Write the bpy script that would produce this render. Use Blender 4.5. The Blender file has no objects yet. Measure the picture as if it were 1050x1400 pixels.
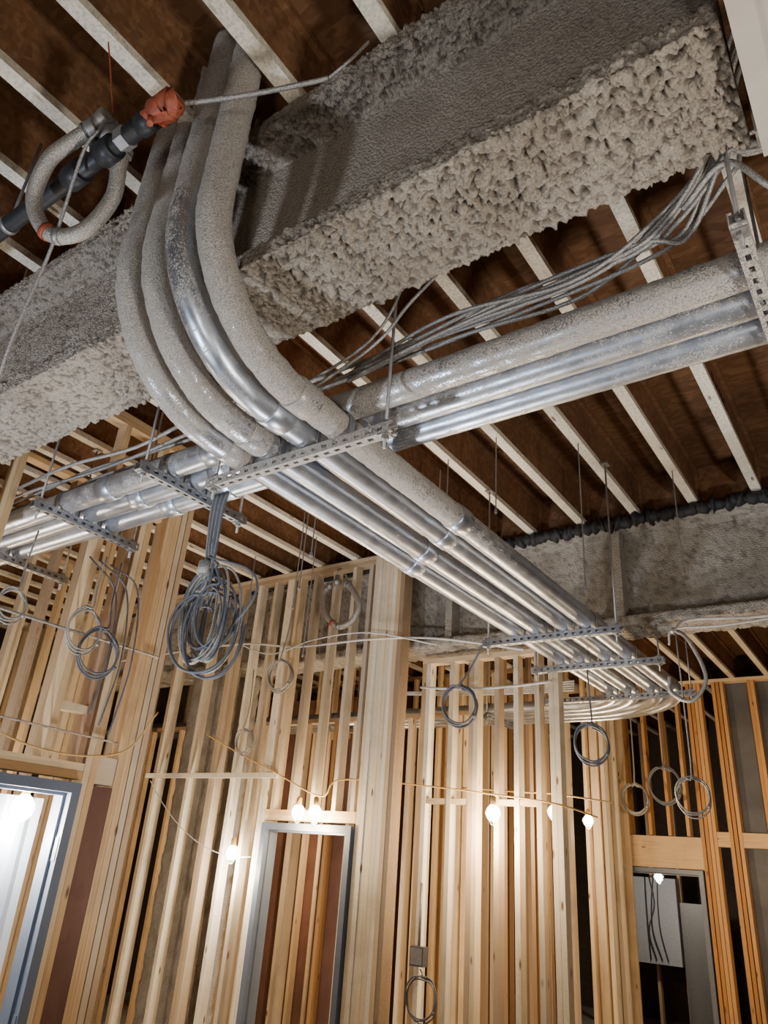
import bpy, math, random
from mathutils import Vector, Matrix, noise
random.seed(7)
H = 1.9          # eye height above the floor; geometry below is given relative to eye level
scene = bpy.context.scene

# ------------------------------------------------------------------ materials
def new_mat(name):
    m = bpy.data.materials.new(name); m.use_nodes = True
    nt = m.node_tree; nt.nodes.clear()
    out = nt.nodes.new('ShaderNodeOutputMaterial')
    return m, nt, out
def N(nt, t, **kw):
    n = nt.nodes.new(t)
    for k, v in kw.items(): setattr(n, k, v)
    return n
def ramp(nt, src, stops):
    r = N(nt, 'ShaderNodeValToRGB'); nt.links.new(src, r.inputs[0])
    e = r.color_ramp.elements
    e[0].position, e[0].color = stops[0][0], (*stops[0][1], 1)
    e[1].position, e[1].color = stops[-1][0], (*stops[-1][1], 1)
    for p, c in stops[1:-1]:
        q = e.new(p); q.color = (*c, 1)
    return r.outputs[0]
def mixc(nt, fac, a, b, mode='MIX'):
    m = N(nt, 'ShaderNodeMix', data_type='RGBA', blend_type=mode)
    for s, v in ((m.inputs[0], fac), (m.inputs[6], a), (m.inputs[7], b)):
        if isinstance(v, (int, float)): s.default_value = v
        elif isinstance(v, tuple): s.default_value = (*v, 1)
        else: nt.links.new(v, s)
    return m.outputs[2]
def tex(nt, scale, sc=(1,1,1), detail=4, rough=.55, kind='noise', dist=0):
    tc = N(nt, 'ShaderNodeTexCoord'); mp = N(nt, 'ShaderNodeMapping')
    mp.inputs['Scale'].default_value = sc
    nt.links.new(tc.outputs['Object'], mp.inputs[0])
    if kind == 'noise':
        n = N(nt, 'ShaderNodeTexNoise'); n.inputs['Detail'].default_value = detail
        n.inputs['Roughness'].default_value = rough; n.inputs['Distortion'].default_value = dist
    else:
        n = N(nt, 'ShaderNodeTexVoronoi')
    n.inputs['Scale'].default_value = scale
    nt.links.new(mp.outputs[0], n.inputs['Vector'])
    return n
def attr(nt):
    a = N(nt, 'ShaderNodeAttribute'); a.attribute_name = 'tint'; return a.outputs['Fac']
def bump(nt, src, strength, dist=.01):
    b = N(nt, 'ShaderNodeBump'); b.inputs['Strength'].default_value = strength
    b.inputs['Distance'].default_value = dist; nt.links.new(src, b.inputs['Height']); return b.outputs[0]
def principled(nt, out, col, rough=.8, metal=0, nrm=None, link=True):
    p = N(nt, 'ShaderNodeBsdfPrincipled')
    if isinstance(col, tuple): p.inputs['Base Color'].default_value = (*col, 1)
    else: nt.links.new(col, p.inputs['Base Color'])
    if isinstance(rough, (int, float)): p.inputs['Roughness'].default_value = rough
    else: nt.links.new(rough, p.inputs['Roughness'])
    p.inputs['Metallic'].default_value = metal
    if nrm is not None: nt.links.new(nrm, p.inputs['Normal'])
    if link: nt.links.new(p.outputs[0], out.inputs[0])
    return p

def wood(name, axis, tones, grain=.4, dust=0.0, rough=.75):
    m, nt, out = new_mat(name)
    sc = {'x': (1.2, 26, 26), 'y': (26, 1.2, 26), 'z': (26, 26, 1.2)}[axis]
    g = tex(nt, 1.6, sc, 5, .6, dist=.6)
    base = ramp(nt, attr(nt), [(i/(len(tones)-1), t) for i, t in enumerate(tones)])
    gr = ramp(nt, g.outputs['Fac'], [(.3, (.48, .34, .22)), (.5, (1, 1, 1)), (.75, (.80, .70, .58))])
    c = mixc(nt, grain, base, gr, 'MULTIPLY')
    w = tex(nt, 1.7, detail=5, rough=.65)
    c = mixc(nt, ramp(nt, w.outputs['Fac'], [(.5, (0,)*3), (.72, (.5,)*3)]), c, (.28,.21,.14))
    ks = {'x': (.5, 1.6, 1.6), 'y': (1.6, .5, 1.6), 'z': (1.6, 1.6, .5)}[axis]
    k = tex(nt, 5.5, ks, kind='vor')
    kf = ramp(nt, k.outputs['Distance'], [(.05, (1,1,1)), (.11, (0,0,0))])
    c = mixc(nt, kf, c, (.16, .08, .035))
    if dust:
        d = tex(nt, 70, detail=4, rough=.7)
        df = ramp(nt, d.outputs['Fac'], [(.56-.2*dust, (0,0,0)), (.85-.2*dust, (1,1,1))])
        c = mixc(nt, df, c, (.36, .33, .29))
    principled(nt, out, c, rough, nrm=bump(nt, g.outputs['Fac'], .25, .003))
    return m
SPF = [(.46,.26,.10), (.64,.43,.22), (.72,.55,.34), (.24,.12,.055), (.77,.64,.45), (.40,.29,.18)]
PALE = [(.48,.33,.17), (.70,.57,.38), (.80,.71,.55), (.26,.18,.11), (.58,.42,.24), (.40,.33,.25), (.77,.65,.45), (.30,.19,.11)]
M_studz = wood('stud_lumber', 'z', SPF)
M_palez = wood('pale_stud_lumber', 'z', PALE, dust=.1)
M_orangez = wood('fir_stud_lumber', 'z', [(.42,.19,.055), (.54,.27,.09), (.60,.34,.14)])
M_studx = wood('plate_lumber_x', 'x', SPF)
M_study = wood('plate_lumber_y', 'y', SPF)
M_flange = wood('joist_flange_lvl', 'y', [(.74,.66,.52), (.84,.77,.63), (.62,.52,.38)], .3, dust=.6)

def osb(name, a, b, c3, sc=(1,1,1), dust=.0, con=1.0):
    m, nt, out = new_mat(name)
    v = tex(nt, 16, (sc[0]*1, sc[1]*2.6, sc[2]*2.2), kind='vor')
    n = tex(nt, 2.2, detail=5)
    f = N(nt, 'ShaderNodeSeparateColor'); nt.links.new(v.outputs['Color'], f.inputs[0])
    col = ramp(nt, f.outputs[0], [(0, a), (.5, b), (1, c3)])
    col = mixc(nt, .6, col, ramp(nt, n.outputs['Fac'], [(.3, (.40,.37,.35)), (.7, (1.2,1.15,1.1))]), 'MULTIPLY')
    if dust:
        d = tex(nt, 30, detail=4)
        col = mixc(nt, ramp(nt, d.outputs['Fac'], [(.52, (0,0,0)), (.75, (dust,)*3)]), col, (.3,.28,.25))
    principled(nt, out, col, .8, nrm=bump(nt, f.outputs[1], .3*con, .004))
    return m
M_osb = osb('osb_deck', (.14,.064,.024), (.18,.085,.034), (.23,.115,.05))
M_web = osb('osb_web', (.17,.075,.028), (.21,.098,.038), (.26,.13,.055), (2,1,1), dust=.15)
M_ply = osb('brown_sheathing', (.135,.060,.040), (.145,.066,.044), (.155,.072,.05), (.5,.5,.2), con=0)
M_dark = osb('dark_sheathing', (.07,.05,.04), (.08,.058,.045), (.09,.065,.05), con=0)
M_gyp = osb('grey_gypsum', (.12,.125,.145), (.13,.135,.155), (.14,.145,.165), (.05,.05,.05), con=0)

def fireproof(name, c1, c2, cdark):
    m, nt, out = new_mat(name)
    n1 = tex(nt, 130, detail=5, rough=.75); n2 = tex(nt, 4, detail=4)
    v = tex(nt, 95, kind='vor')
    c = mixc(nt, ramp(nt, n2.outputs['Fac'], [(.35,(0,)*3),(.65,(1,)*3)]), c1, c2)
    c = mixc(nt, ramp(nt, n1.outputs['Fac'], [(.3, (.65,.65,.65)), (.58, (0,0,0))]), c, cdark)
    a = ramp(nt, attr(nt), [(0, (.95,)*3), (.42, (.55,)*3), (.68, (0,)*3), (1, (0,)*3)])  # crevice shade painted into the colour: low tint mixes toward cdark
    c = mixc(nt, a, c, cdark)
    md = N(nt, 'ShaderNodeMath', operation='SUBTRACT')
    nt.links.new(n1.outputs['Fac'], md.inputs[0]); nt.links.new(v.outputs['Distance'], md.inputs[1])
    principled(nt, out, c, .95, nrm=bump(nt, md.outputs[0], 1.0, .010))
    return m
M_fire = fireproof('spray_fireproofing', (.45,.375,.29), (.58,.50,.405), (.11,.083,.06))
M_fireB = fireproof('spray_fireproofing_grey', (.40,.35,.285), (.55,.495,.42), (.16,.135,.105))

def galv(name, c=(.55,.59,.66), rough=.32):
    m, nt, out = new_mat(name)
    n = tex(nt, 9, detail=4); s = tex(nt, 170, detail=3, rough=.7)
    n3 = tex(nt, 16, detail=5)
    col = mixc(nt, n.outputs['Fac'], (c[0]*.55, c[1]*.55, c[2]*.55), (c[0]*1.2, c[1]*1.2, c[2]*1.2))
    rr = N(nt, 'ShaderNodeMapRange'); rr.inputs[3].default_value = rough-.10; rr.inputs[4].default_value = rough+.18
    nt.links.new(n3.outputs['Fac'], rr.inputs[0])
    metal = principled(nt, out, col, rr.outputs[0], .92, link=False)
    d = principled(nt, out, mixc(nt, ramp(nt, s.outputs['Fac'], [(.32,(0,)*3),(.6,(1,)*3)]), (.24,.21,.18), (.56,.51,.445)), .95,
                   nrm=bump(nt, s.outputs['Fac'], 1, .008), link=False)
    ad = N(nt, 'ShaderNodeMath', operation='MULTIPLY_ADD')
    nt.links.new(attr(nt), ad.inputs[0]); ad.inputs[1].default_value = 1.0
    mm = N(nt, 'ShaderNodeMath', operation='MULTIPLY_ADD'); nt.links.new(s.outputs['Fac'], mm.inputs[0])
    mm.inputs[1].default_value = 1.7; mm.inputs[2].default_value = -.90
    m4 = N(nt, 'ShaderNodeMath', operation='MULTIPLY_ADD'); nt.links.new(n3.outputs['Fac'], m4.inputs[0])
    m4.inputs[1].default_value = .8; nt.links.new(mm.outputs[0], m4.inputs[2])
    nt.links.new(m4.outputs[0], ad.inputs[2])
    f = ramp(nt, ad.outputs[0], [(.80, (0,)*3), (1.0, (1,)*3)])
    ms = N(nt, 'ShaderNodeMixShader'); nt.links.new(f, ms.inputs[0])
    nt.links.new(metal.outputs[0], ms.inputs[1]); nt.links.new(d.outputs[0], ms.inputs[2])
    nt.links.new(ms.outputs[0], out.inputs[0])
    return m
M_galv = galv('galvanised_conduit')
M_strut = galv('galvanised_strut', (.36,.37,.39), .45)

def simple(name, c, rough=.6, metal=0, sc=40, var=.3):
    m, nt, out = new_mat(name)
    n = tex(nt, sc, detail=3)
    principled(nt, out, mixc(nt, n.outputs['Fac'], tuple(k*(1-var) for k in c), tuple(min(1, k*(1+var)) for k in c)),
               rough, metal, nrm=bump(nt, n.outputs['Fac'], .15, .003))
    return m
M_black = simple('black_steel_pipe', (.022,.023,.026), .5, .2)
M_seal = simple('black_firestop', (.012,.012,.013), .7, 0, 60, .5)
M_rod = simple('zinc_rod', (.30,.29,.28), .5, .7)
M_frame = simple('hollow_metal_door_frame', (.13,.155,.205), .45, .1, 6, .15)
M_orange = simple('orange_wrap', (.30,.065,.028), .6, 0, 45, .9)
M_cable_w = simple('white_cable_jacket', (.50,.48,.45), .5)
M_cable_y = simple('yellow_cord', (.55,.34,.11), .5)
M_cable_k = simple('dark_cable_jacket', (.10,.105,.12), .5)
M_board = simple('fire_board', (.46,.41,.35), .9, 0, 12, .15)
M_concrete = simple('concrete_floor', (.30,.28,.26), .9, 0, 5, .25)
M_panel = simple('grey_enclosure', (.10,.105,.115), .5, .2)
M_white = simple('white_backboard', (.26,.28,.31), .7)
M_ink = simple('stencil_ink', (.012,.008,.006), .8)

def armoured(name, c):
    m, nt, out = new_mat(name)
    n = tex(nt, 260, (1,1,1), 2)
    principled(nt, out, mixc(nt, ramp(nt, n.outputs['Fac'], [(.4,(0,)*3),(.6,(1,)*3)]), tuple(k*.5 for k in c), c), .45, .6,
               nrm=bump(nt, n.outputs['Fac'], .8, .004))
    return m
M_mc = armoured('armoured_cable', (.46,.44,.41))
M_braid = armoured('braided_hose', (.50,.46,.40))

def poly(name):
    m, nt, out = new_mat(name)
    n = tex(nt, 3, (1,1,.4), 4)
    c = mixc(nt, n.outputs['Fac'], (.35,.45,.64), (.75,.84,.97))
    t = N(nt, 'ShaderNodeBsdfTranslucent'); nt.links.new(c, t.inputs[0])
    g = N(nt, 'ShaderNodeBsdfPrincipled'); nt.links.new(c, g.inputs['Base Color']); g.inputs['Roughness'].default_value = .25
    ms = N(nt, 'ShaderNodeMixShader'); ms.inputs[0].default_value = .35
    nt.links.new(t.outputs[0], ms.inputs[1]); nt.links.new(g.outputs[0], ms.inputs[2]); nt.links.new(ms.outputs[0], out.inputs[0])
    return m
M_poly = poly('poly_sheeting')
def emis(name, c, s):
    m, nt, out = new_mat(name)
    e = N(nt, 'ShaderNodeEmission'); e.inputs[0].default_value = (*c, 1); e.inputs[1].default_value = s
    nt.links.new(e.outputs[0], out.inputs[0]); return m
M_bulbW = emis('warm_bulb_glass', (1, .80, .48), 130)
M_bulbC = emis('white_bulb_glass', (1, .93, .80), 130)

# ------------------------------------------------------------------ mesh builder
class MB:
    def __init__(s): s.v = []; s.f = []; s.t = []; s.m = []; s.sm = []
    def box(s, x0, x1, y0, y1, z0, z1, tint=None, mi=0):
        if tint is None: tint = random.random()
        b = len(s.v)
        for z in (z0, z1):
            for x, y in ((x0,y0),(x1,y0),(x1,y1),(x0,y1)): s.v.append((x, y, z)); s.t.append(tint)
        for q in ((3,2,1,0),(4,5,6,7),(0,1,5,4),(1,2,6,5),(2,3,7,6),(3,0,4,7)):
            s.f.append(tuple(b+i for i in q)); s.m.append(mi); s.sm.append(False)
    def tube(s, path, r, n=10, mi=0, coat=None, tint=0.0, rough=0.0, caps=True):
        P = [Vector(p) for p in path]
        L = len(P); b = len(s.v)
        T = [(P[min(i+1, L-1)]-P[max(i-1, 0)]).normalized() for i in range(L)]
        u = T[0].orthogonal().normalized()
        for i in range(L):
            u = (u - T[i]*u.dot(T[i])).normalized(); w = T[i].cross(u)
            rr = r[i] if isinstance(r, (list, tuple)) else r
            c = coat(P[i]) if coat else tint
            for k in range(n):
                a = 2*math.pi*k/n
                d = u*math.cos(a)+w*math.sin(a)
                q = P[i]+d*rr
                if rough and c > .2:
                    q = q + d*(rough*c*(noise.noise(q*60)+.6*noise.noise(q*140)))
                s.v.append(tuple(q)); s.t.append(c)
        for i in range(L-1):
            for k in range(n):
                k2 = (k+1) % n
                s.f.append((b+i*n+k, b+i*n+k2, b+(i+1)*n+k2, b+(i+1)*n+k)); s.m.append(mi); s.sm.append(n > 6)
        if caps:
            s.f.append(tuple(b+k for k in reversed(range(n)))); s.m.append(mi); s.sm.append(False)
            s.f.append(tuple(b+(L-1)*n+k for k in range(n))); s.m.append(mi); s.sm.append(False)
    def sphere(s, c, r, mi=0, n=12, sz=1.0, tint=.5):
        b = len(s.v); rows = n//2+1
        for i in range(rows):
            th = math.pi*i/(rows-1)
            for k in range(n):
                a = 2*math.pi*k/n
                s.v.append((c[0]+r*math.sin(th)*math.cos(a), c[1]+r*math.sin(th)*math.sin(a), c[2]+r*sz*math.cos(th))); s.t.append(tint)
        for i in range(rows-1):
            for k in range(n):
                s.f.append((b+i*n+k, b+(i+1)*n+k, b+(i+1)*n+(k+1)%n, b+i*n+(k+1)%n)); s.m.append(mi); s.sm.append(True)
    def build(s, name, mats, parent=None):
        me = bpy.data.meshes.new(name)
        me.from_pydata([(x, y, z+H) for x, y, z in s.v], [], s.f)
        for m in mats: me.materials.append(m)
        me.polygons.foreach_set('material_index', s.m)
        me.polygons.foreach_set('use_smooth', s.sm)
        a = me.attributes.new('tint', 'FLOAT', 'POINT'); a.data.foreach_set('value', s.t)
        me.update()
        o = bpy.data.objects.new(name, me); scene.collection.objects.link(o)
        if parent: o.parent = parent
        return o

def fillet(pts, radii, step=.03, arcstep=.022):
    P = [Vector(p) for p in pts]; out = []
    cur = P[0]
    def seg(a, b):
        L = (b-a).length; n = max(1, int(L/step))
        for i in range(n): out.append(a.lerp(b, i/n))
    for i in range(1, len(P)-1):
        d0 = (P[i]-P[i-1]).normalized(); d1 = (P[i+1]-P[i]).normalized(); r = radii[i-1]
        ang = d0.angle(d1); cut = r*math.tan(ang/2)
        a = P[i]-d0*cut; c = a + (d1-d0*d0.dot(d1)).normalized()*r
        seg(cur, a)
        n = max(4, int(r*ang/arcstep)); ax = d0.cross(d1).normalized()
        for k in range(n):
            out.append(c + Matrix.Rotation(ang*k/n, 3, ax) @ (a-c))
        cur = P[i]+d1*cut
    seg(cur, P[-1]); out.append(P[-1])
    return out
def crom(pts, n=10):
    P = [Vector(p) for p in pts]; P = [P[0]*2-P[1]]+P+[P[-1]*2-P[-2]]; out = []
    for i in range(1, len(P)-2):
        for k in range(n):
            t = k/n; a, b, c, d = P[i-1:i+3]
            out.append(.5*((2*b)+(c-a)*t+(2*a-5*b+4*c-d)*t*t+(3*b-a-3*c+d)*t**3))
    out.append(P[-2]); return out
def sag(a, b, s, n=14):
    a, b = Vector(a), Vector(b)
    return [a.lerp(b, i/n)-Vector((0, 0, s*4*(i/n)*(1-i/n))) for i in range(n+1)]

# ------------------------------------------------------------------ shell
JZ = 2.43; JD = .36; DECK = JZ+JD
m = MB(); m.box(-10, 4, -4, 14, -H-.15, -H, .5); m.build('floor', [M_concrete])
m = MB(); m.box(-10, 4, -4, 14, DECK, DECK+.03, .5); m.build('ceiling', [M_osb])
m = MB(); m.box(-10.1, -10, -4, 14, -H, DECK, .5); m.build('wall_left', [M_dark])
m = MB(); m.box(4, 4.1, -4, 14, -H, DECK, .5); m.build('wall_right', [M_dark])
m = MB(); m.box(-10, 4, 14, 14.1, -H, DECK, .5); m.build('wall_back', [M_dark])
m = MB(); m.box(-10, 4, -4.1, -4, -H, DECK, .5); m.build('wall_front', [M_dark])

m = MB()
k = -10
while True:
    x = -.564-.406*k; k += 1
    if x < -9.8: break
    if x > 3.8: continue
    for y0, y1 in ((-3.9, 1.27), (1.34, 5.09), (5.16, 13.9)):
        t = random.random()
        m.box(x-.031, x+.031, y0, y1, JZ, JZ+.038, t, 0)
        m.box(x-.031, x+.031, y0, y1, DECK-.038, DECK, t, 1)
        m.box(x-.006, x+.006, y0, y1, JZ+.038, DECK-.038, t, 1)
        for yy in (y0+.02, y1-.04):
            m.box(x-.028, x+.028, yy, yy+.03, JZ+.038, DECK-.038, t, 1)
joists = m.build('ceiling_joists', [M_flange, M_web])
for (txt, yy, zz, sz) in (('RATED', 3.75, 2.57, .12), ('TYPE I', 3.1, 2.50, .075)):
    cu = bpy.data.curves.new('mill_stencil', 'FONT'); cu.body = txt; cu.size = sz; cu.extrude = .0006
    cu.materials.append(M_ink)
    so = bpy.data.objects.new('mill_stencil', cu); scene.collection.objects.link(so)
    so.rotation_euler = (math.pi/2, 0, math.pi/2); so.location = (-.564+.0075, yy, zz+H); so.parent = joists
m = MB()
m.box(-9.8, 3.8, 5.105, 5.145, JZ, DECK, .3)
m.build('rim_board', [M_web])

# ------------------------------------------------------------------ fireproofed W beams
def wprofile(yc, zb, zt, hw=.175, tf=.07, tw=.035):
    return [(yc-hw, zb), (yc+hw, zb), (yc+hw, zb+tf), (yc+tw, zb+tf+.015), (yc+tw, zt-tf-.015),
            (yc+hw, zt-tf), (yc+hw, zt), (yc-hw, zt), (yc-hw, zt-tf), (yc-tw, zt-tf-.015), (yc-tw, zb+tf+.015), (yc-hw, zb+tf)]
def fire_beam(name, xs, yc, zb, zt, amp, mat, step_f=.008, step_w=.014, fr=46, webw=.16):
    prof = wprofile(yc, zb, zt); n = len(prof); pts = []
    for i in range(n):
        a, b = prof[i], prof[(i+1) % n]
        L = math.hypot(b[0]-a[0], b[1]-a[1]); st = step_f if i in (0, 11, 10, 8, 7) else step_w
        q = max(2, int(L/st)); nx, nz = (b[1]-a[1])/L, -(b[0]-a[0])/L
        w = {0: 1.0, 1: .9, 2: .7, 3: .3, 4: .5, 5: .6, 6: .2, 7: .5, 8: .85, 9: webw, 10: .3, 11: .5}[i]
        for j in range(q):
            t = j/q; pts.append((a[0]+(b[0]-a[0])*t, a[1]+(b[1]-a[1])*t, nx, nz, w))
    M = len(pts); sp = []
    for j in range(M):
        ax = az = aw = 0
        for d in (-2,-1,0,1,2):
            q = pts[(j+d) % M]; ax += q[2]; az += q[3]; aw += q[4]
        l = math.hypot(ax, az) or 1
        sp.append((pts[j][0], pts[j][1], ax/l, az/l, aw/5))
    V = []; T = []; F = []
    for x in xs:
        xr = max(0, min(1, (x+1.5)/1.2))
        xl = max(0, min(1, (-x-1.9)/.3))
        for (y, z, nx, nz, w) in sp:
            w = max(w, .7*xl)
            p = Vector((x, y, z))
            lo = noise.noise(p*5)
            wp = p+Vector((noise.noise(p*30), noise.noise(p*30+Vector((5,5,5))), noise.noise(p*30+Vector((9,1,3)))))*.014
            F1 = noise.voronoi(wp*fr)[0][0]
            lump = .45-F1
            h = 1.1*lump+.75*noise.noise(wp*34)+.75*noise.noise(wp*85)
            patch = .60+.6*noise.noise(p*3.2+Vector((3,3,3)))+.55*xr
            d = amp*(w*patch*h+.22*lo*w+.06*noise.noise(p*9))
            V.append((x, y+nx*d, z+nz*d+H))
            T.append(max(0, min(1, .68+h*.75*w)))  # hollows between lumps get low tint for the painted crevice shade
    for i in range(len(xs)-1):
        for j in range(M):
            j2 = (j+1) % M
            F.append((i*M+j, (i+1)*M+j, (i+1)*M+j2, i*M+j2))
    F.append(tuple(range(M))); F.append(tuple((len(xs)-1)*M+j for j in reversed(range(M))))
    me = bpy.data.meshes.new(name); me.from_pydata(V, [], F); me.materials.append(mat)
    me.polygons.foreach_set('use_smooth', [True]*len(F))
    a = me.attributes.new('tint', 'FLOAT', 'POINT'); a.data.foreach_set('value', T); me.update()
    o = bpy.data.objects.new(name, me); scene.collection.objects.link(o); return o
def frange(a, b, s):
    n = max(1, int(round((b-a)/s))); return [a+(b-a)*i/n for i in range(n)]
xs = frange(-9.9, -4.2, .06)+frange(-4.2, -2.4, .009)+frange(-2.4, -.05, .0052)+[-.05]
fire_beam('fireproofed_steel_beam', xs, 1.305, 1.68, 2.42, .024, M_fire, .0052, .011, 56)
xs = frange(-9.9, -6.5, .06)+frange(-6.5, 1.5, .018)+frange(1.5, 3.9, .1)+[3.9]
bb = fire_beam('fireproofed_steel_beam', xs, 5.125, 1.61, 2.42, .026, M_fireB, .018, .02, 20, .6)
m = MB()
for x in (-4.9, -2.95, -1.55, -.1, 1.3):
    m.box(x-.03, x+.03, 4.965, 5.08, 1.68, 2.36, .6)
m.build('web_stiffeners', [M_fireB], bb)
m = MB(); m.box(-.03, .42, -3.9, 1.47, 1.62, 2.42, .5)
for yy in (-2.7, -1.5, -.3, .6, 1.4): m.box(-.036, -.03, yy, yy+.05, 1.62, 2.42, .4)
for xx in (-.03, .37): m.box(xx, xx+.05, -3.9, 1.47, 1.605, 1.62, .8)
m.build('boxed_girder', [M_board])

# ------------------------------------------------------------------ conduits
def sstep(a, b, x):
    t = max(0, min(1, (x-a)/(b-a))); return t*t*(3-2*t)
CX = [-1.485, -1.63, -1.81, -1.955]
m = MB(); R = .0555
for i, cx in enumerate(CX):
    y0 = (.985, .985, 1.03, 1.035)[i]
    yt = 6.86+(cx+1.485)
    def coat(p, i=i):
        far = (2.1, 1.40, 1.62, 1.50)[i]
        c = 1-sstep(far-.5, far+(1.5 if i == 0 else .4), p.y)
        if i == 1: c *= .36+.6*sstep(1.75, 2.1, p.z)
        if p.x < -2.2: c = .1
        return .24+.70*c*(.92 if i == 0 else .84)
    path = fillet([(cx, y0, 2.78), (cx, y0, 1.4), (cx, yt, 1.4), (-9.5, yt, 1.4)], [.47+.02*(i > 1), .5+(cx+1.955)], .03)
    m.tube(path, R, 30, 0, coat=coat, rough=.005)
    for yc in (y0+.50+.03*i, 2.55+.12*i):
        m.tube([(cx, yc-.05, 1.4), (cx, yc-.045, 1.4), (cx, yc+.045, 1.4), (cx, yc+.05, 1.4)], [R+.002, R+.006, R+.006, R+.002], 28, 0, tint=.7 if yc < 1.7 and i != 1 else .25)
m.build('conduit_bank', [M_galv])

m = MB()
XY = [1.785, 1.92, 2.055]
for i, y in enumerate(XY):
    def coat(p, i=i):
        right = sstep(-2.3, -1.6, p.x)
        return (.18+.25*(1-right)*(i == 0)) + right*(.48, .26, .22)[i]
    m.tube([(-9.5+.03*k, y, 1.56) for k in range(447)], R+.001, 26, 0, coat=coat, rough=.005)
    for xc in (-2.25-.1*i, -3.0+.08*i, 1.6):
        m.tube([(xc-.05, y, 1.56), (xc-.045, y, 1.56), (xc+.045, y, 1.56), (xc+.05, y, 1.56)], [R+.003, R+.008, R+.008, R+.003], 26, 0, tint=.15)
m.build('conduit_bank', [M_galv])

m = MB()
for j in range(9):
    y = 1.68+.05*j+random.uniform(-.01, .01); z = 1.635+.02*random.random()
    pts = [(-1.5-.3*random.random(), y, z)]
    for k in range(1, 14): pts.append((-1.8-.45*k, y+random.uniform(-.03, .03)-(.005*k if j > 5 else 0), z+random.uniform(0, .05)))
    m.tube(crom(pts, 6), .009, 8, 0, tint=.3)
m.build('armoured_cable_bundle', [M_mc])

# ------------------------------------------------------------------ strut trapezes
def trapeze(axis, fixed, a, b, z, top=JZ, pipes=(), pr=.057, coat=.35, rods=None):
    m = MB(); w = .0205; h = .041; t = .004
    def B(l0, l1, c0, c1, z0, z1, tint=coat, mi=0):
        if axis == 'x': m.box(l0, l1, fixed+c0, fixed+c1, z0, z1, tint, mi)
        else: m.box(fixed+c0, fixed+c1, l0, l1, z0, z1, tint, mi)
    z0 = z-h/2
    for c0, c1 in ((-w, -w+t), (w-t, w)):
        B(a, b, c0, c1, z0, z0+.013); B(a, b, c0, c1, z0+h-.013, z0+h)
        s = a
        while s < b:
            B(s, min(s+.026, b), c0, c1, z0+.013, z0+h-.013); s += .048
    B(a, b, -w+t, -w+.011, z0+h-t, z0+h); B(a, b, w-.011, w-t, z0+h-t, z0+h)
    B(a, b, -w+t, -.007, z0, z0+t); B(a, b, .007, w-t, z0, z0+t)
    s = a
    while s < b-.01:
        B(s, min(s+.024, b), -.007, .007, z0, z0+t); s += .048
    if rods is None: rods = (a+.035, b-.035)
    for q in rods:
        p = (q, fixed) if axis == 'x' else (fixed, q)
        m.tube([(p[0], p[1], z0-.05), (p[0], p[1], top-.001)], .006, 8, 1, tint=.3)
        m.tube([(p[0], p[1], z0-.016), (p[0], p[1], z0-.004)], .013, 6, 1, tint=.3)
        m.tube([(p[0], p[1], z0+h+.004), (p[0], p[1], z0+h+.016)], .013, 6, 1, tint=.3)
        m.box(p[0]-.02, p[0]+.02, p[1]-.02, p[1]+.02, z0-.004, z0, .3, 1)
        m.box(p[0]-.02, p[0]+.02, p[1]-.02, p[1]+.02, z0+h, z0+h+.004, .3, 1)
        m.box(p[0]-.025, p[0]+.025, p[1]-.025, p[1]+.025, top-.012, top-.001, .3, 1)
    for q in pipes:
        zc = z0+h+pr
        ring = []
        for k in range(13):
            an = math.pi*k/12
            ring.append((math.cos(an)*(pr+.003), math.sin(an)*(pr+.003)))
        pts = [(pr+.003, -pr)]+ring+[(-pr-.003, -pr)]
        for (u0, v0), (u1, v1) in zip(pts[:-1], pts[1:]):
            b0 = len(m.v)
            for s_ in (-.014, .014):
                for (uu, vv) in ((u0, v0), (u1, v1), (u1*1.05, v1*1.05 if v1 > 0 else v1), (u0*1.05, v0*1.05 if v0 > 0 else v0)):
                    if axis == 'x': m.v.append((q+uu, fixed+s_, zc+vv))
                    else: m.v.append((fixed+s_, q+uu, zc+vv))
                    m.t.append(.3)
            for f in ((0,1,2,3),(7,6,5,4),(0,4,5,1),(1,5,6,2),(2,6,7,3),(3,7,4,0)):
                m.f.append(tuple(b0+i for i in f)); m.m.append(0); m.sm.append(False)
    return m.build('strut_trapeze_hanger', [M_strut, M_rod])
zs = 1.4-.0575-.0205
trapeze('x', 1.69, -2.14, -1.24, zs, pipes=CX, coat=.7)
trapeze('x', 4.12, -2.18, -1.28, zs, pipes=CX, coat=.3)
trapeze('x', 4.86, -2.18, -1.25, zs, pipes=CX, coat=.3, top=1.58)
trapeze('x', 5.85, -2.55, -1.30, zs, pipes=CX, coat=.3)
zx = 1.56-.058-.0205
for fx, a, b, c in ((-2.54, 1.61, 2.26, .3), (-3.35, 1.61, 2.24, .3), (-4.25, 1.6, 2.4, .15), (-5.4, 1.6, 2.4, .1), (-.115, 1.50, 2.16, .65), (1.5, 1.6, 2.2, .4)):
    trapeze('y', fx, a, b, zx, pipes=XY, pr=.0575, coat=c)
trapeze('y', -3.3, 6.28, 6.98, zs, pipes=[6.86+(c+1.485) for c in CX], coat=.1)
trapeze('y', -5.2, 6.28, 6.98, zs, pipes=[6.86+(c+1.485) for c in CX], coat=.1)

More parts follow.
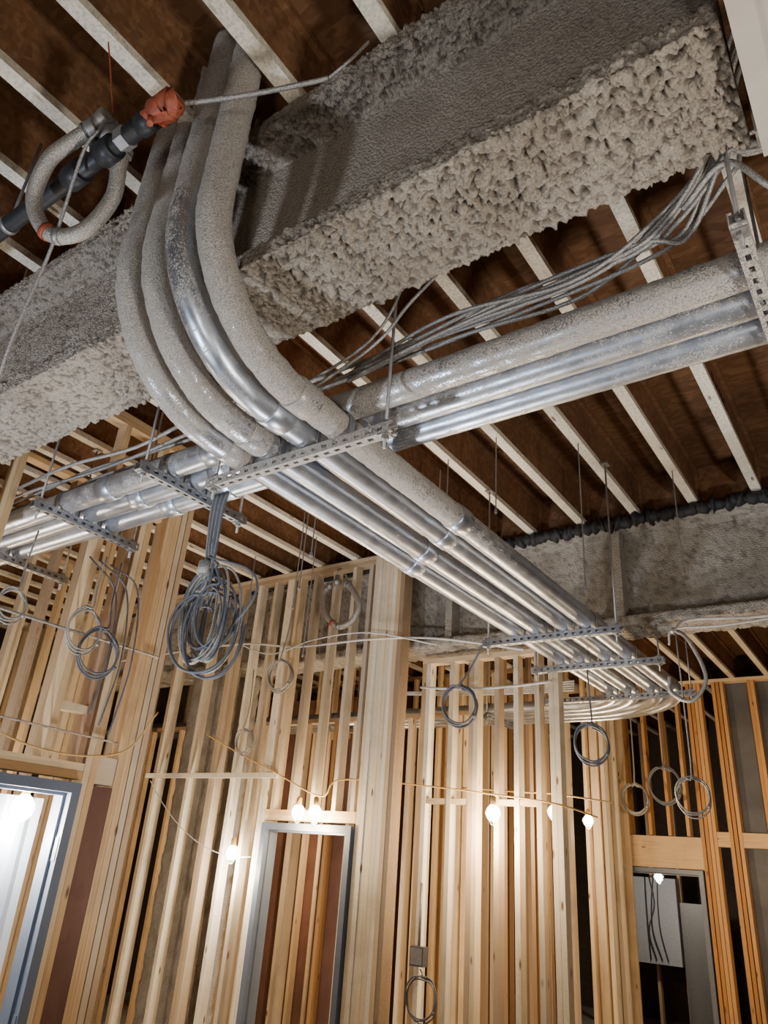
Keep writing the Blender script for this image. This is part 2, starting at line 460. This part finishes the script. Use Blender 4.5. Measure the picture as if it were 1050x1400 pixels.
# ------------------------------------------------------------------ armoured cables over the right hand bank
m = MB()
base = [(-1.62,1.80,1.645), (-1.27,1.80,1.66), (-.857,1.80,1.69), (-.42,1.80,1.70), (-.277,1.80,1.74), (-.12,1.72,1.84), (-.03,1.74,1.86), (.5,1.75,1.85), (1.5,1.8,1.8)]
upper = [(-1.5,1.78,1.645), (-1.05,1.75,1.655), (-.606,1.75,1.665), (-.35,1.75,1.75), (-.15,1.70,1.92), (-.05,1.62,2.15), (.1,1.6,2.42)]
for j in range(9):
    src = base if j % 2 else upper
    off = Vector((0, random.uniform(-.05, .05), random.uniform(0, .05)))
    pts = [Vector(p)+off+Vector((random.uniform(-.02, .02), random.uniform(-.03, .03), random.uniform(-.01, .05))) for i, p in enumerate(src)]
    m.tube(crom(pts, 9), .0075, 8, 0, tint=.4)
m.tube(crom([(-1.75,1.62,1.50), (-1.3,1.60,1.62), (-1.15,1.62,1.78), (-.9,1.7,2.1), (-.7,1.75,2.42)], 9), .006, 8, 0)
m.tube(crom([(-1.7,1.7,1.66), (-1.35,1.66,1.72), (-1.22,1.66,1.95), (-1.2,1.7,2.42)], 9), .006, 8, 0)
m.tube(crom([(-.25,1.62,1.70), (-.12,1.56,1.74), (-.02,1.60,1.62), (.1,1.7,1.66), (.4,1.75,1.80)], 9), .009, 8, 0)
m.tube(crom([(-.10,1.60,2.42), (-.07,1.58,2.1), (-.09,1.60,1.88), (.02,1.62,1.80), (.3,1.7,1.86)], 9), .009, 8, 0)
m.build('armoured_cable_bundle', [M_mc])

# ------------------------------------------------------------------ sprinkler pipe with seismic loop (near)
m = MB()
m.tube([(-4.6+.2*k, .745, 2.0) for k in range(13)]+[(-2.0, .745, 2.0), (-1.57, .745, 2.0)], .030, 20, 0)
m.tube([(-1.98,.745,2.0), (-1.90,.745,2.0)], .041, 20, 0); m.tube([(-1.80,.745,2.0), (-1.73,.745,2.0)], .041, 20, 0)
m.tube([(-1.60,.745,2.0), (-1.54,.745,2.0)], .038, 8, 0)
m.tube([(-1.82,.735,2.02), (-1.82,.70,2.11)], .022, 12, 0); m.tube([(-1.84,.70,2.10), (-1.76,.70,2.12)], .026, 12, 2)
m.tube([(-1.77,.745,2.02), (-1.77,.745,2.10)], .020, 8, 2); m.tube([(-1.70,.745,2.0), (-1.66,.745,2.0)], .037, 6, 2)
path = [(-1.555+.006*k, .745+.006*math.sin(k*1.3), 2.0-.004*math.sin(k*.8)) for k in range(22)]
m.tube(path, [.024+.016*math.sin(math.pi*(k+1)/23)+.008*math.sin(k*2.4)+.004*math.sin(k*5) for k in range(22)], 9, 1)
m.tube([(-1.48,.745,2.02), (-1.485,.75,2.075)], .012, 8, 1)
m.tube([(-1.53,.73,1.98), (-1.51,.725,1.925)], .010, 8, 1)
m.tube([(-2.35,.745,2.03), (-2.35,.745,2.43)], .006, 8, 2)
m.tube([(-2.36,.745,2.0), (-2.34,.745,2.0)], .035, 20, 2)
o = m.build('sprinkler_pipe', [M_black, M_orange, M_rod])
def seismic_loop(pts, r, band, fit):
    m = MB(); P = crom(pts, 12)
    m.tube(P, r, 18, 0)
    n = len(P)
    m.tube(P[:5], r*1.22, 18, 1); m.tube(P[-5:], r*1.22, 18, 1)
    m.tube(P[5:7], r*1.3, 8, 1); m.tube(P[-7:-5], r*1.3, 8, 1)
    k = int(n*band); m.tube(P[k:k+3], r*1.15, 18, 2)
    k2 = k+5; m.tube(P[k2:k2+3], r*1.12, 18, 1)
    m.sphere(fit, r*1.4, 1, 12); m.tube([Vector(fit)-Vector((0,0,.03)), Vector(fit)+Vector((0,0,.06))], r*.8, 8, 1)
    return m.build('braided_seismic_loop', [M_braid, M_rod, M_orange])
seismic_loop([(-1.80,.70,2.09), (-1.88,.68,2.055), (-1.965,.66,1.99), (-2.045,.69,1.885), (-2.015,.756,1.785), (-1.91,.81,1.785), (-1.825,.83,1.90), (-1.785,.80,2.01), (-1.765,.79,2.06)], .026, .48, (-1.78,.735,2.075))
m = MB()
m.tube(crom([(-1.73,.62,2.36), (-1.735,.66,2.26), (-1.76,.718,2.15)], 8), .0025, 6, 0)
m.build('orange_tag_wire', [M_orange])
m = MB()
m.tube(crom([(-1.50,.76,2.045), (-1.445,.777,2.03), (-1.27,.87,2.05), (-1.12,.96,2.10), (-1.07,.99,2.12)], 9), .008, 8, 0)
m.tube(crom([(-1.07,.99,2.12), (-1.0,1.0,2.16), (-.98,1.05,2.30)], 9), .005, 8, 0)
m.tube(crom([(-2.45,.95,1.05), (-2.2,.83,1.43), (-2.02,.78,1.74), (-1.83,.70,1.98), (-1.77,.70,2.05)], 9), .006, 8, 0)
m.tube(crom([(-1.77,.72,2.10), (-1.95,.80,2.2), (-2.2,.9,2.42)], 9), .005, 8, 0)
m.build('seismic_brace_cable', [M_mc])

m = MB()
P = [(-9+.03*k, 4.902, 2.372) for k in range(200)]
m.tube(P, [.030+.010*abs(noise.noise(Vector((k*.35, 0, 0)))) for k in range(200)], 14, 0)
for x in (-6.5, -5.1, -4.0):
    m.tube([(x, 4.90, 2.38), (x, 4.90, 2.43)], .006, 8, 1); m.tube([(x-.012,4.90,2.372), (x+.012,4.90,2.372)], .04, 16, 1)
m.build('sprinkler_pipe', [M_black, M_rod])
seismic_loop([(-4.02,4.70,2.20), (-4.07,4.68,2.12), (-4.03,4.67,1.95), (-3.88,4.67,1.80), (-3.72,4.67,1.82), (-3.66,4.67,1.95), (-3.74,4.68,2.1), (-3.85,4.70,2.20)], .026, .38, (-3.95,4.70,2.22))
# ragged black firestop packed along the top flange under the joist bearings
m = MB()
n_ = 620
m.tube([(-3.02+.011*k, 4.925+.018*noise.noise(Vector((k*.13,3,1))), 2.385+.022*noise.noise(Vector((k*.21,0,5)))) for k in range(n_)],
       [.043+.045*noise.noise(Vector((k*.33, 2, 0)))+.02*noise.noise(Vector((k*.8, 5, 0))) for k in range(n_)], 9, 0)
m.build('joist_bearing_firestop', [M_seal])

# ------------------------------------------------------------------ framed walls
def stud_x(m, x, y, z0, z1, w=.038, d=.089, mi=0, lean=0):
    m.box(x-w/2, x+w/2, y-d/2, y+d/2, z0, z1, None, mi)
FL = -H
m = MB()
X = -3.70
for y in (-1.2,-.8,-.4,0.0,.4,.8,1.16,1.2, 2.46,2.50,2.66,2.70,2.745,2.79):
    m.box(X-.045, X+.045, y-.019, y+.019, FL+.038, JZ-.076, None)
for y in (1.24, 1.30): m.box(X-.045, X+.045, y-.019, y+.019, FL+.038, JZ-.076)
m.box(X-.045, X+.045, -1.4, 1.34, FL, FL+.038, None, 1)
m.box(X-.045, X+.045, 2.44, 2.81, FL, FL+.038, None, 1)
m.box(X-.045, X+.045, -1.4, 2.81, JZ-.076, JZ-.040, None, 1); m.box(X-.045, X+.045, -1.4, 2.81, JZ-.038, JZ-.002, None, 1)
m.box(X-.045, X+.045, 1.322, 2.438, .29, .33, None, 1); m.box(X-.045, X+.045, 1.322, 2.438, .332, .37, None, 1)
for y in (1.40, 1.64, 2.20, 2.40): m.box(X-.045, X+.045, y-.019, y+.019, .37, JZ-.076)
m.box(X-.04, X+.04, 2.522, 2.638, .28, .42, None, 1); m.box(X-.04, X+.04, 2.522, 2.638, -.6, -.5, None, 1)
m.box(X-.04, X+.04, 2.222, 2.381, .62, .66, None, 1); m.box(X-.04, X+.04, 1.42, 1.62, .80, .84, None, 1)
m.box(X-.04, X+.04, .82, 1.14, .45, .59, None, 1)
m.build('stud_wall_left', [M_studz, M_study])
m = MB(); m.box(-3.74, -3.657, 2.521, 2.639, FL+.04, .27, .5); m.build('sheathing_panel', [M_ply])

m = MB()
for X, ya, yb in ((-4.75, -1, 3.4), (-6.4, -1, 4.4), (-8.2, -1, 4.5)):
    y = ya
    while y < yb:
        if not (1.62 < y < 2.22):
            m.box(X-.045, X+.045, y-.019, y+.019, FL+.038, JZ-.04)
        y += random.choice((.36, .406, .406, .2))
    m.box(X-.045, X+.045, ya-.05, yb+.1, FL, FL+.038, None, 1); m.box(X-.045, X+.045, ya-.05, yb+.1, JZ-.04, JZ-.002, None, 1)
m.build('stud_wall_inner', [M_palez, M_study])

m = MB(); Y = 4.80
for x in (-4.53,-4.57,-4.74,-4.95,-5.18,-5.22,-5.52,-5.95,-5.99,-6.3,-6.75,-7.1,-7.5,-7.9,-8.3,-8.7,-9.1):
    stud_x(m, x, Y, FL+.038, JZ-.076)
for x in (-4.44, -4.25, -4.02, -3.80, -3.62): stud_x(m, x, Y, .34, JZ-.076)
m.box(-9.3, -3.57, Y-.045, Y+.045, JZ-.076, JZ-.04, None, 1); m.box(-9.3, -3.57, Y-.045, Y+.045, JZ-.038, JZ-.002, None, 1)
m.box(-4.51, -3.58, Y-.045, Y+.045, .26, .30, None, 1); m.box(-4.51, -3.58, Y-.045, Y+.045, .30, .34, None, 1)
m.box(-9.3, -4.51, Y-.045, Y+.045, FL, FL+.038, None, 1)
m.build('stud_wall_back_left', [M_palez, M_studx])
m = MB(); m.box(-6.07, -4.40, 4.715, 4.753, .58, .62, .3); m.build('light_blocking_strip', [M_palez])
m = MB()
for i in range(7):
    x = -3.565+.038*i+.0015*i; m.box(x, x+.0375, 4.74+random.uniform(0,.006), 4.862, FL, JZ-.004, (.14,.29,.20,.85,.16,.29,.57)[i])
x = -3.565+.0395*7; m.box(x, x+.0375, 4.742, 4.862, FL, JZ-.004, .43)
m.build('built_up_post', [M_palez])
m = MB(); Y = 5.14
for x in (-3.24,-3.20,-2.98,-2.80,-2.76,-2.58,-2.42,-2.25,-2.14,-2.10):
    stud_x(m, x, Y, FL+.038, 1.52)
m.box(-3.26, -2.08, Y-.045, Y+.045, 1.52, 1.558, None, 1); m.box(-3.26, -2.08, Y-.045, Y+.045, FL, FL+.038, None, 1)
for a_, b_ in ((-3.18,-3.0),(-2.96,-2.82),(-2.56,-2.44),(-2.40,-2.27)):
    m.box(a_, b_, Y-.04, Y+.04, .44, .478, None, 1)
m.build('stud_wall_back_right', [M_palez, M_studx])
m = MB()
for Y, xa, xb, zt in ((6.05, -9.3, -3.35, 1.28), (7.45, -9.3, -2.60, JZ-.04), (8.75, -9.3, -3.05, JZ-.04)):
    x = xa
    while x < xb-.05:
        stud_x(m, x, Y, FL+.038, zt); x += random.choice((.3, .406, .25, .12))
    stud_x(m, xb, Y, FL+.038, zt)
    m.box(xa-.05, xb+.05, Y-.045, Y+.045, zt, zt+.038, None, 1); m.box(xa-.05, xb+.05, Y-.045, Y+.045, FL, FL+.038, None, 1)
for X, ya, yb in ((-4.3, 7.55, 8.6), (-6.0, 7.55, 8.6), (-3.2, 8.85, 10.0), (-5.1, 8.85, 10.0)):
    y = ya
    while y < yb: m.box(X-.045, X+.045, y-.019, y+.019, FL, JZ-.002); y += .33
m.build('stud_wall_rear_rooms', [M_studz, M_studx])
m = MB()
m.box(-4.98, -4.32, 6.0+.1, 6.13, FL, 1.12, .5)
m.box(-7.6, -5.4, 7.51, 7.53, FL, 1.9, .5); m.box(-9.3, -4.5, 8.81, 8.83, FL, 2.3, .5)
m.box(-4.83, -4.81, -1, 1.2, FL, 1.4, .5)
m.build('brown_sheathing_panels', [M_ply])
m = MB(); Y = 10.1
for x in (-6.5,-6.1,-5.7,-5.3,-4.9,-4.5,-4.1,-3.75,-3.55,-3.50): stud_x(m, x, Y, FL+.038, JZ-.04, d=.14)
for x in (-3.45,-3.2,-2.95,-2.72,-2.50): stud_x(m, x, Y, .56, JZ-.04, d=.14)
for x in (-2.34,-2.29,-2.245,-2.20,-2.02,-1.97,-1.92,-1.60,-1.56,-1.2,-.8,-.4,0,.4,.8,1.2,1.6,2,2.4,2.8): stud_x(m, x, Y, FL+.038, JZ-.04, d=.14)
m.box(-3.48, -2.36, Y-.07, Y-.02, .20, .55, .25, 1); m.box(-3.48, -2.36, Y+.02, Y+.07, .20, .55, .3, 1)
m.box(-6.6, 3.2, Y-.07, Y+.07, JZ-.04, JZ-.002, .4, 1); m.box(-6.6, -3.48, Y-.07, Y+.07, FL, FL+.038, .4, 1); m.box(-2.36, 3.2, Y-.07, Y+.07, FL, FL+.038, .4, 1)
m.box(-2.18, -2.04, Y-.06, Y+.06, .46, .62, .2, 1); m.box(-1.9, -1.62, Y-.06, Y+.06, .46, .62, .2, 1)
m.build('stud_wall_far', [M_orangez, M_studx])
m = MB(); m.box(-1.9, 3.2, 10.18, 10.20, FL, JZ-.002, .5); m.build('gypsum_backing', [M_gyp])

m = MB()
def fcol(m, x0, x1, y0, y1, z0, z1, st=.035):
    ring = []
    def edge(a, b):
        L = math.hypot(b[0]-a[0], b[1]-a[1]); n = max(1, int(L/st))
        for i in range(n): ring.append((a[0]+(b[0]-a[0])*i/n, a[1]+(b[1]-a[1])*i/n))
    fl = .07; xc = (x0+x1)/2; wb = .05
    pts = [(x0,y0),(x1,y0),(x1,y0+fl),(xc+wb,y0+fl),(xc+wb,y1-fl),(x1,y1-fl),(x1,y1),(x0,y1),(x0,y1-fl),(xc-wb,y1-fl),(xc-wb,y0+fl),(x0,y0+fl)]
    for i in range(12): edge(pts[i], pts[(i+1) % 12])
    n = len(ring); rows = int((z1-z0)/st); b = len(m.v); cy = (y0+y1)/2
    for j in range(rows+1):
        z = z0+(z1-z0)*j/rows
        for (x, y) in ring:
            p = Vector((x, y, z)); d = .014*(noise.noise(p*12)+.6*noise.noise(p*40))
            v = Vector((x-xc, y-cy)).normalized()
            m.v.append((x+v.x*d, y+v.y*d, z)); m.t.append(.65+15*d)  # inward dents lower the tint, so crevice shade is painted here too
    for j in range(rows):
        for i in range(n):
            i2 = (i+1) % n
            m.f.append((b+j*n+i, b+j*n+i2, b+(j+1)*n+i2, b+(j+1)*n+i)); m.m.append(0); m.sm.append(True)
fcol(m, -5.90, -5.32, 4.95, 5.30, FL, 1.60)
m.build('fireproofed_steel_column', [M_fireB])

# ------------------------------------------------------------------ doors
def door_frame(axis, fixed, a, b, head, d=.075, name='door_frame'):
    m = MB(); w = .05
    def B(l0, l1, c0, c1, z0, z1):
        if axis == 'x': m.box(l0, l1, fixed+c0, fixed+c1, z0, z1, .5)
        else: m.box(fixed+c0, fixed+c1, l0, l1, z0, z1, .5)
    for l0, l1, s in ((a, a+w, 1), (b-w, b, -1)):
        B(l0, l1, -d, d, FL, head)
        st = (l1, l1+.016) if s > 0 else (l0-.016, l0)
        B(st[0], st[1], -.03, .03, FL, head-w)
        for zz in (-1.55, -.85, -.1):
            B(l1 if s > 0 else l0-.004, l1+.004 if s > 0 else l0, .035, .065, zz, zz+.11)
    B(a+w, b-w, -d, d, head-w, head); B(a+w+.016, b-w-.016, -.03, .03, head-w-.016, head-w)
    return m.build(name, [M_frame])
door_frame('x', 4.80, -4.50, -3.59, .24, name='door_1_frame')
door_frame('y', -3.70, 1.36, 2.43, .27, name='door_2_frame')
door_frame('x', 10.1, -3.46, -2.38, .19, d=.08, name='door_3_frame')
m = MB()
n = 24
for i in range(n):
    y0 = 1.38+1.03*i/n; y1 = 1.38+1.03*(i+1)/n
    b = len(m.v)
    for (y, q) in ((y0, i), (y1, i+1)):
        for k in range(9):
            z = FL+.02+(2.07)*k/8
            m.v.append((-3.90+.02*math.sin(q*1.1+k*.5)+.012*math.sin(q*2.7), y, z)); m.t.append(.5)
    for k in range(8):
        m.f.append((b+k, b+9+k, b+10+k, b+k+1)); m.m.append(0); m.sm.append(True)
m.build('poly_dust_sheet', [M_poly])

m = MB(); m.box(-3.95, -3.30, 12.2, 12.3, -1.0, .1, .5, 0); m.box(-3.25, -2.8, 12.15, 12.4, -1.9, -.2, .5, 1)
for k in range(4):
    x = -3.72+.06*k; m.tube(crom([(x,12.17,.10), (x+.06*math.sin(k*2),12.15,-.25), (x-.06*math.sin(k),12.15,-.6), (x+.02*k,12.17,-.95)], 6), .009, 8, 2)
for k in range(8):
    m.box(-3.95+.4*k-.6, -3.91+.4*k-.6, 12.5, 12.6, FL, DECK-.4, .5, 3)
m.build('electrical_backboard', [M_white, M_panel, M_black, M_studz])

# ------------------------------------------------------------------ coils & drops
def coil(c, r, top, mat=M_mc, loops=5, tr=.008, ax=0.0, el=1.15, lead=True):
    m = MB(); c = Vector(c); pts = []
    ux = Vector((math.cos(ax), math.sin(ax), 0)); nn = Vector((-math.sin(ax), math.cos(ax), 0))
    if lead:
        pts += [Vector(top), Vector(top).lerp(c+Vector((0,0,r*el)), .6)+nn*.01]
    for i in range(loops*14+1):
        a = math.pi/2+2*math.pi*i/14
        rr = r*(1+.10*math.sin(i*.43)+random.uniform(-.02, .02)); 
        pts.append(c+ux*(math.cos(a)*rr)+Vector((0,0,math.sin(a)*rr*el+.012*math.sin(i*.31)))+nn*(.004*(i % 14)-.03+.012*(i//14)))
    m.tube(crom(pts, 3), tr, 8, 0)
    for a in (math.pi/2, -.6):
        p = c+ux*(math.cos(a)*r)+Vector((0,0,math.sin(a)*r*el))
        m.sphere(tuple(p), tr*2.4, 0, 10)
    return m.build('cable_coil', [mat])
coil((-2.75,4.84,1.11), .125, (-2.55,4.86,1.60), M_cable_k, 4, .0075, .2)
coil((-1.73,4.78,.80), .105, (-1.75,4.80,1.28), M_cable_k, 4, .0055, .3)
coil((-1.19,5.0,.51), .095, (-1.2,5.0,1.56), M_mc, 3, .005, .1)
coil((-4.45,4.66,1.42), .115, (-4.42,4.70,2.30), M_mc, 4, .006, .1)
coil((-3.54,2.30,.93), .11, (-3.55,2.3,1.45), M_cable_k, 4, .005, 1.3)
coil((-3.54,2.18,1.02), .09, (-3.55,2.2,1.45), M_mc, 3, .005, 1.3, 1.3)
coil((-3.54,1.76,1.03), .07, (-3.55,1.78,1.44), M_mc, 3, .005, 1.3)
coil((-4.77,4.66,.87), .085, (-4.8,4.68,1.5), M_mc, 3, .0055)
coil((-3.10,5.02,-.80), .11, (-3.12,5.02,-.63), M_cable_k, 3, .005)
coil((-2.6,9.6,1.1), .18, (-2.6,9.6,2.4), M_cable_k, 4, .010)
coil((-3.0,9.7,.95), .15, (-3.0,9.7,2.4), M_mc, 4, .010)
m = MB()
for j in range(11):
    r = random.uniform(.09, .16); el = random.uniform(1.1, 1.7); cx = -2.41+random.uniform(-.07, .07); cz = .90+random.uniform(-.07, .05); cy = 2.02+random.uniform(-.03, .03)
    a0 = random.uniform(-.5, .6); nn = Vector((math.cos(a0), math.sin(a0), 0)); pts = []
    pts += [Vector((-2.49+.010*j, 2.0+.01*random.random(), 1.50)), Vector((-2.48+.008*j, 2.0, 1.4)), Vector((-2.47+.006*j, 2.01, 1.2))]
    for i in range(26):
        a = math.pi/2+2*math.pi*i/14
        pts.append(Vector((cx, cy, cz))+nn*(math.cos(a)*r*(1+.05*math.sin(i)))+Vector((0, .001*i, math.sin(a)*r*el)))
    m.tube(crom(pts, 4), .0055, 8, 0 if j % 3 else 1)
m.tube([(-2.46,2.01,1.10), (-2.455,2.01,1.16)], .035, 12, 1)
m.tube(crom([(-2.44,2.0,1.18), (-2.22,2.05,1.10), (-2.16,2.05,.98), (-2.3,2.05,.82)], 8), .005, 8, 0)
m.build('cable_coil', [M_cable_k, M_mc])

m = MB()
m.tube(crom([(-7,4.68,1.75), (-5.14,4.67,1.76), (-4.3,4.67,1.66), (-3.5,4.66,1.64), (-2.9,4.72,1.60), (-2.2,4.78,1.46)], 12), .009, 8, 0)
m.tube(crom([(-5.14,4.68,1.80), (-4.6,4.66,1.62), (-4.1,4.66,1.70), (-3.5,4.64,1.69), (-2.9,4.72,1.55)], 12), .006, 8, 0)
m.tube(sag((-3.2,4.98,1.3), (-2.1,5.02,1.28), .03), .010, 8, 0)
m.tube(sag((-2.1,3.9,1.55), (-2.55,2.4,2.0), .02), .003, 6, 0)
m.tube(crom([(-1.15,4.7,1.45), (-1.05,4.8,1.55), (-.6,4.85,1.54), (.2,4.85,1.58), (1.5,4.85,1.58)], 10), .009, 8, 0)
m.tube(crom([(-1.20,4.80,1.40), (-1.15,4.8,1.50), (-.8,4.82,1.50), (.2,4.8,1.55), (1.5,4.8,1.55)], 10), .007, 8, 0)
m.tube(sag((-5.95,4.69,.55), (-4.55,4.70,-.02), .18), .004, 6, 0)
for k in range(5):
    m.tube(sag((-4.6+.03*k,6.2,1.60), (-2.4,6.25,1.50+.02*k), .03), .010, 8, 0)
m.build('swagged_cable', [M_cable_w])
m = MB()
m.tube(crom([(-1.20,4.95,1.55), (-1.10,4.9,1.45), (-1.02,4.9,1.20), (-1.12,4.9,1.06), (-1.24,4.9,1.12), (-1.24,4.9,1.22)], 10), .013, 10, 0)
m.build('flexible_conduit_whip', [M_mc])
m = MB()
for (x, y, zb) in ((-1.37,3.8,1.45), (-.97,4.4,1.7), (-2.99,3.2,1.5), (-3.4,3.6,1.55), (-4.21,3.5,1.6), (-2.18,3.6,1.75), (-2.3,3.7,1.8), (-2.65,2.9,1.55), (-1.78,3.5,1.9), (-3.8,4.2,1.4), (-4.6,4.3,1.5)):
    m.tube([(x, y, zb), (x, y, JZ)], .004, 6, 0); m.tube([(x, y, zb+.01), (x, y, zb+.03)], .010, 6, 0)
m.build('threaded_hanger_rods', [M_rod])

m = MB(); m.box(-3.21, -3.10, 5.02, 5.09, -.62, -.50, .5); m.box(-3.20, -3.11, 5.015, 5.02, -.61, -.51, .5, 1)
m.tube([(-3.16,5.06,-.5), (-3.16,5.06,-.1)], .01, 8, 1); m.build('electrical_box', [M_panel, M_rod])
m = MB()
m.tube([(-3.64,.8,1.02), (-3.64,2.75,1.02)], .008, 8, 0); m.tube([(-3.64,.8,.55), (-3.64,2.6,.50)], .006, 8, 0)
m.tube(crom([(-3.6,1.0,.9), (-3.58,1.6,.55), (-3.58,2.1,.40), (-3.6,2.6,.45), (-3.58,2.78,.7)], 8), .005, 8, 1)
for k in range(3):
    y_ = 2.40+.07*k
    m.tube(crom([(-3.64,y_-.25,1.45), (-3.62,y_-.05,1.30+.03*k), (-3.62,y_+.02*math.sin(k),.95), (-3.63,y_-.02,.62-.05*k)], 8), .005, 8, 2)
m.build('branch_cable_run', [M_mc, M_cable_y, M_cable_k])

# ------------------------------------------------------------------ string of temporary bulbs
m = MB()
m.tube(crom([(-5.3,4.70,.95), (-4.8,4.70,.76), (-4.4,4.70,.62), (-3.88,4.69,.44), (-3.7,4.68,.56), (-3.2,4.98,.56), (-2.53,5.02,.50), (-2.1,5.04,.45), (-1.95,5.4,.40)], 10), .006, 8, 0)
m.tube(crom([(-3.2,5.7,.62), (-2.6,5.6,.58), (-2.3,5.5,.56), (-2.2,6.5,.6)], 8), .006, 8, 0)
m.build('temporary_light_cord', [M_cable_y])
def bulb(loc, warm, W, size=.046):
    m = MB(); x, y, z = loc
    m.sphere((x, y, z), size, 0, 16, 1.2)
    m.tube([(x, y, z+size*.9), (x, y, z+size*1.2), (x, y, z+.10), (x, y, z+.115)], [.017, .021, .021, .008], 14, 1)
    for k in range(6):
        a = math.pi*2*k/6
        m.tube(crom([(x+.02*math.cos(a), y+.02*math.sin(a), z+.06), (x+.062*math.cos(a), y+.062*math.sin(a), z), (x+.01*math.cos(a), y+.01*math.sin(a), z-.08)], 5), .0016, 5, 2)
    o = m.build('caged_work_bulb', [M_bulbW if warm else M_bulbC, M_cable_y, M_rod])
    l = bpy.data.lights.new('bulb_light', 'POINT'); l.energy = W; l.shadow_soft_size = .04
    l.color = (1, .74, .45) if warm else (1, .88, .72)
    lo = bpy.data.objects.new('bulb_light', l); lo.location = (x, y, z+H-.13); scene.collection.objects.link(lo)
    lo.parent = o
    return o
bulb((-2.53,4.95,.374), True, 60)
bulb((-2.33,5.56,.44), True, 65)
bulb((-3.88,4.64,.317), True, 28)
bulb((-4.05,4.64,.317), True, 12)
bulb((-4.70,4.64,.0), False, 50)
bulb((-3.77,2.22,.13), False, 55, .055)
bulb((-3.18,11.0,.1), False, 40)
bulb((-2.95,7.9,.55), True, 75)
bulb((-5.6,6.7,.4), True, 75)
bulb((-1.2,8.3,.5), True, 60)
bulb((-7.2,3.2,.4), True, 90)
bulb((-5.5,1.3,.4), False, 90)

def area(name, loc, tgt, W, size, col, spread=125):
    l = bpy.data.lights.new(name, 'AREA'); l.energy = W; l.size = size; l.color = col; l.shape = 'DISK'; l.spread = math.radians(spread)
    o = bpy.data.objects.new(name, l); o.location = (loc[0], loc[1], loc[2]+H)
    d = Vector(tgt)-Vector(loc); o.rotation_euler = d.to_track_quat('-Z', 'Y').to_euler(); scene.collection.objects.link(o)
area('fill_light', (1.6, 1.2, -.9), (-.5, 2.2, 2.0), 44, .3, (1, .95, .88))  # unseen fill at lower right, standing in for temporary room lights
area('fill_light', (.6, -1.4, -.9), (-.9, 1.2, 2.2), 12, .4, (1, .95, .90), 100)  # unseen fill added to brighten the near beam's web
area('fill_light', (-3.0, -.9, -1.3), (-2.9, 1.9, 1.7), 42, .3, (.76, .86, 1), 90)  # unseen cool fill from the left, brightens the left conduits
area('fill_light', (-2.7, 3.4, -1.7), (-2.0, 3.2, 2.2), 42, .5, (.95, .96, 1), 110)  # unseen fill added near the floor to brighten the joists and deck

w = bpy.data.worlds.new('world'); scene.world = w; w.use_nodes = True
w.node_tree.nodes['Background'].inputs[0].default_value = (.6, .7, .9, 1)
w.node_tree.nodes['Background'].inputs[1].default_value = .02

# ------------------------------------------------------------------ camera
cd = bpy.data.cameras.new('camera'); cam = bpy.data.objects.new('camera', cd); scene.collection.objects.link(cam)
r = Vector((.8206, .5676, .0691)); fwd = Vector((-.5376, .7238, .4326)).normalized()
r = (r-fwd*r.dot(fwd)).normalized(); up = r.cross(fwd)
M = Matrix((( r.x, up.x, -fwd.x, 0), (r.y, up.y, -fwd.y, 0), (r.z, up.z, -fwd.z, H), (0,0,0,1)))
cam.matrix_world = M
cd.sensor_fit = 'VERTICAL'; cd.sensor_height = 36; cd.lens = 1001/1400*36
cd.clip_start = .02
scene.camera = cam
